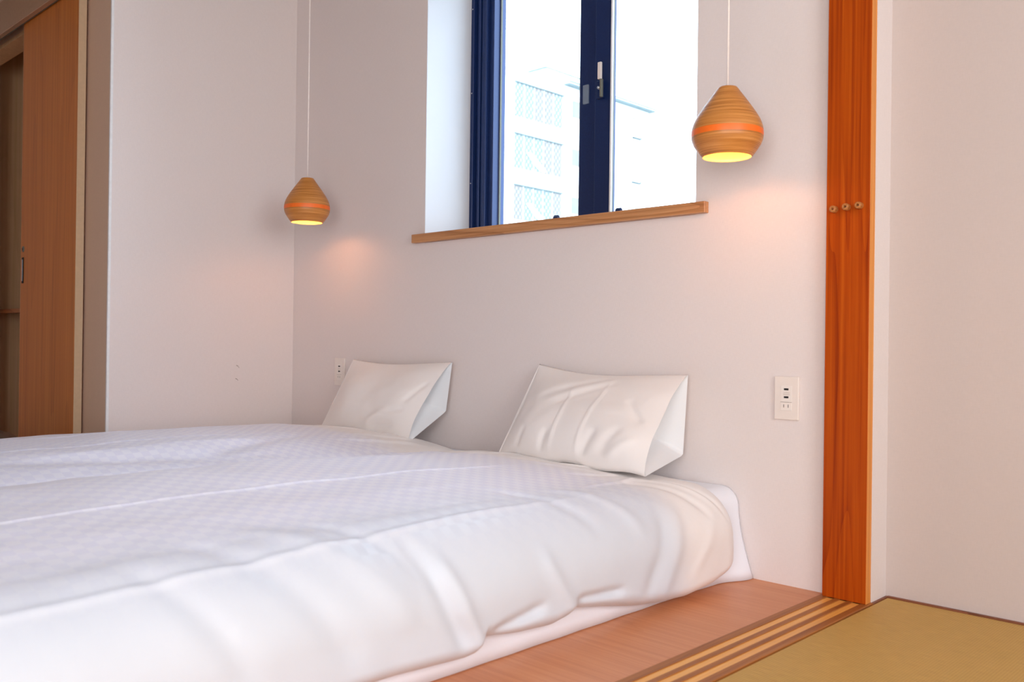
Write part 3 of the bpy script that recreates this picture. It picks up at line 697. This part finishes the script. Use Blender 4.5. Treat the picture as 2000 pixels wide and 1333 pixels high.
make_pillow('pillow', 'white pillow with pressed creases, nearest the threshold post',
            (-2.094, -0.030, 0.592), (-1.489, -0.040, 0.574), (-2.105, -0.215, 0.300), (-1.458, -0.295, 0.300), (-1.500, -0.045, 0.335), 0.075,
            [((0.42, 0.72), (0.40, 0.02), 0.008, 0.0035, 0.02), ((0.62, 0.88), (0.58, 0.02), 0.008, 0.0035, 0.02), ((0.20, 0.58), (0.58, 0.90), 0.03, -0.004), ((0.27, 0.54), (0.64, 0.88), 0.025, 0.003), ((0.33, 0.50), (0.68, 0.84), 0.025, -0.003),
             ((0.74, 0.10), (0.84, 0.34), 0.03, -0.006), ((0.78, 0.06), (0.93, 0.26), 0.025, 0.005), ((0.80, 0.62), (0.92, 0.40), 0.02, -0.006), ((0.62, 0.06), (0.70, 0.30), 0.025, -0.007), ((0.34, 0.05), (0.38, 0.25), 0.02, -0.006), ((0.15, 0.06), (0.20, 0.24), 0.02, -0.006)], 0.022, 5)
make_pillow('pillow', 'smooth white pillow nearer the left wall, in front of an outlet',
            (-3.160, -0.035, 0.586), (-2.532, -0.038, 0.588), (-3.215, -0.155, 0.305), (-2.600, -0.185, 0.292), (-2.560, -0.042, 0.400), 0.070,
            [((0.55, 0.10), (0.78, 0.30), 0.04, 0.008), ((0.60, 0.06), (0.85, 0.16), 0.03, -0.008), ((0.70, 0.24), (0.90, 0.34), 0.03, -0.006), ((0.86, 0.40), (0.95, 0.70), 0.02, -0.006)], 0.016, 9)

# ------------------------------------------------------------------ pendant lamps
def make_lamp(x, y, zr, label):
    """zr: height of the open rim"""
    E_ = empty('pendant_lamp', (x, y, zr)); tag(E_, label, 'pendant lamp', 'wooden pendant lamps')
    out = [(0.0640, 0.0), (0.0720, 0.0095), (0.0795, 0.0205), (0.0872, 0.0325), (0.0918, 0.0435), (0.0936, 0.0530)]
    band = [(0.0936, 0.0530), (0.0941, 0.0610), (0.0934, 0.0690)]
    upp = [(0.0934, 0.0690), (0.0918, 0.0785), (0.0886, 0.0890), (0.0836, 0.1000), (0.0754, 0.1140), (0.0660, 0.1280), (0.0556, 0.1430), (0.0450, 0.1575), (0.0345, 0.1720), (0.0278, 0.1815), (0.0245, 0.1857), (0.0060, 0.1862)]
    def coil(p):      # fine stepped coils
        q = []
        for (r0, z0), (r1, z1) in zip(p[:-1], p[1:]):
            n = max(1, int(math.hypot(r1-r0, z1-z0)/0.0022))
            for k in range(n):
                t = k/n; q.append((r0+(r1-r0)*t + (0.0003 if (len(q) % 2) else 0), z0+(z1-z0)*t))
        q.append(p[-1]); return q
    bm = bmesh.new(); lathe(bm, coil(out), 72)
    lathe(bm, coil(upp), 72)
    sh = obj('shade', bm, M['shade'], E_, True)
    obj('shade_band', lathe(bmesh.new(), band, 72), M['band'], sh, True)
    inn = [(0.0640, 0.0), (0.0615, 0.0015)] + [(r-0.0030, z) for r, z in out[1:]] + [(r-0.0035, z) for r, z in band[1:]] + [(r-0.0035, z-0.0015) for r, z in upp[1:-2]] + [(0.004, 0.178)]
    obj('shade_lining', lathe(bmesh.new(), inn, 72), M['shade_in'], sh, True)
    obj('cord', tube(bmesh.new(), [(0, 0, 0.1855), (0.0006, 0, 0.7), (0, 0, ZC-zr-0.02)], 0.0027, 10), M['cord'], E_, True)
    obj('ceiling_cap', lathe(bmesh.new(), [(0.003, ZC-zr-0.035), (0.03, ZC-zr-0.03), (0.04, ZC-zr-0.012), (0.041, ZC-zr-0.0003)], 32, 'start'), M['cord'], E_, True)
    obj('lamp_holder', lathe(bmesh.new(), [(0.018, 0.085), (0.019, 0.10), (0.019, 0.165), (0.012, 0.176), (0.003, 0.177)], 32, 'start'), M['brass'], E_, True)
    bu = obj('bulb', lathe(bmesh.new(), [(0.0001, 0.030), (0.012, 0.0325), (0.021, 0.040), (0.0245, 0.050), (0.0235, 0.060), (0.018, 0.073), (0.0145, 0.084), (0.014, 0.0849)], 32), M['bulb'], E_, True)
    l = bpy.data.lights.new('bulb_light', 'POINT'); l.energy = 0.95; l.color = (1.0, 0.46, 0.24); l.shadow_soft_size = 0.012
    lo = bpy.data.objects.new('bulb_light', l); C.objects.link(lo); lo.parent = E_; lo.location = (0, 0, 0.024)
    return E_
make_lamp(-3.2445, -0.22, 1.1555, 'wooden pendant lamp with orange stripe beside the left wall corner')
make_lamp(-1.2600, -0.22, 1.1630, 'wooden pendant lamp with orange stripe hanging right of the window')

# ------------------------------------------------------------------ wall outlets
def make_outlet(xc, zc, label):
    E_ = empty('wall_outlet', (xc, 0, zc)); tag(E_, label, 'outlet', 'bedside outlets')
    b_ = lambda n, x0, x1, y0, y1, z0, z1, m, p=E_, bv=0.0: box(n, x0, x1, y0, y1, z0, z1, M[m], p, bv, seg=2)
    b_('plate', -0.036, 0.036, -0.0085, -0.0002, -0.060, 0.060, 'plate', E_, 0.0018)
    ins = b_('usb_insert', -0.0165, 0.0165, -0.0092, -0.0083, -0.0108, 0.0340, 'plate_in', E_, 0.0002)
    for z in (0.0245, 0.0025):
        b_('usb_port', -0.0068, 0.0068, -0.00945, -0.0090, z-0.0027, z+0.0027, 'port', ins)
    for z in (0.0155, 0.0120, 0.0090):
        b_('usb_marking', -0.009, 0.011, -0.00928, -0.0090, z-0.0003, z+0.0003, 'line', ins)
    b_('insert_seam', -0.0168, 0.0168, -0.00935, -0.0083, -0.0117, -0.0109, 'line')
    so = b_('socket_insert', -0.0165, 0.0165, -0.0098, -0.0083, -0.0345, -0.0118, 'plate_in', E_, 0.0006)
    for x in (-0.0065, 0.0065):
        b_('socket_slot', x-0.0008, x+0.0008, -0.01000, -0.0095, -0.0260, -0.0175, 'port', so)
    return E_
make_outlet(-1.1905, 0.5195, 'beige outlet plate with two black ports beside the post')
make_outlet(-3.3000, 0.5270, 'outlet plate half hidden behind the left pillow')

# ------------------------------------------------------------------ the building across the street
BX = -37.0
BL_ = empty('apartment_building', (-42, 42, -8)); tag(BL_, 'white apartment building with stair-tower glazing outside the window', 'building')
b0 = BL_.location
def bb(name, x0, x1, y0, y1, z0, z1, mat, parent=BL_): return box(name, x0, x1, y0, y1, z0, z1, M[mat], parent, 0, off=b0)
bb('building_wall', -47, BX, 34.95, 49.4, -8, 16.85, 'bwhite')
bb('corner_strip', -40, BX+0.05, 34.35, 34.95, -8, 16.75, 'bstrip')
for k in range(7):
    zt_ = 16.12-3.045*k
    bb('lintel', BX, BX+0.12, 35.95, 40.38, zt_-0.01, zt_+0.07, 'bgrey')
    for j in range(5):
        y0_ = 36.0+j*0.872
        bb('stair_window', BX, BX+0.05, y0_, y0_+0.74, zt_-2.02, zt_-0.02, 'lat2' if (j*3+k*2) % 5 in (1, 4) else 'lat1')
    if k in (1, 2, 3):
        bm = bmesh.new()
        for yy, zz in ((36.85, zt_-1.15), (38.9, zt_-2.0)): pass
        v = [bm.verts.new(Vector((xx, yy, zz))-b0) for xx in (BX+0.05, BX+0.09) for yy, zz in ((37.0, zt_-1.0), (37.35, zt_-0.95), (38.75, zt_-1.85), (38.5, zt_-2.02), (37.9, zt_-1.75))]
        bm.faces.new(v[:5]); bm.faces.new(v[5:])
        for q in range(5): bm.faces.new((v[q], v[(q+1) % 5], v[5+(q+1) % 5], v[5+q]))
        bmesh.ops.recalc_face_normals(bm, faces=bm.faces)
        obj('stair_flight', bm, M['bwhite'], BL_)
    bb('side_window', BX, BX+0.06, 41.25, 42.4, zt_-1.12, zt_-0.06, 'bblue')
    wf = bb('small_window', BX, BX+0.16, 47.55, 48.46, zt_-1.36, zt_+0.01, 'bdark')
    bb('small_pane', BX+0.05, BX+0.18, 47.50, 48.28, zt_-1.26, zt_-0.09, 'bwhite', wf)
EV = bb('roof_eave', BX-9, BX+0.35, 40.45, 49.75, 16.86, 16.96, 'bgrey')
bb('eave_fascia', BX-9, BX+0.5, 40.45, 49.85, 17.0, 17.08, 'bgrey', EV)
bb('eave_fascia', BX-9, BX+0.42, 40.45, 49.85, 16.961, 16.999, 'bwhite', EV)
RT = bb('roof_house', BX-9, BX-0.1, 38.9, 44.5, 16.9, 17.60, 'bwhite')
bb('roof_slab', BX-1.6, BX-0.02, 38.7, 44.6, 17.601, 17.67, 'bgrey', RT)
g = obj('ground', bx(bmesh.new(), -120, 60, 0.6, 160, -8.2, -8.0), M['ground']); tag(g, 'pale street ground below the window', 'ground', kind='structure')
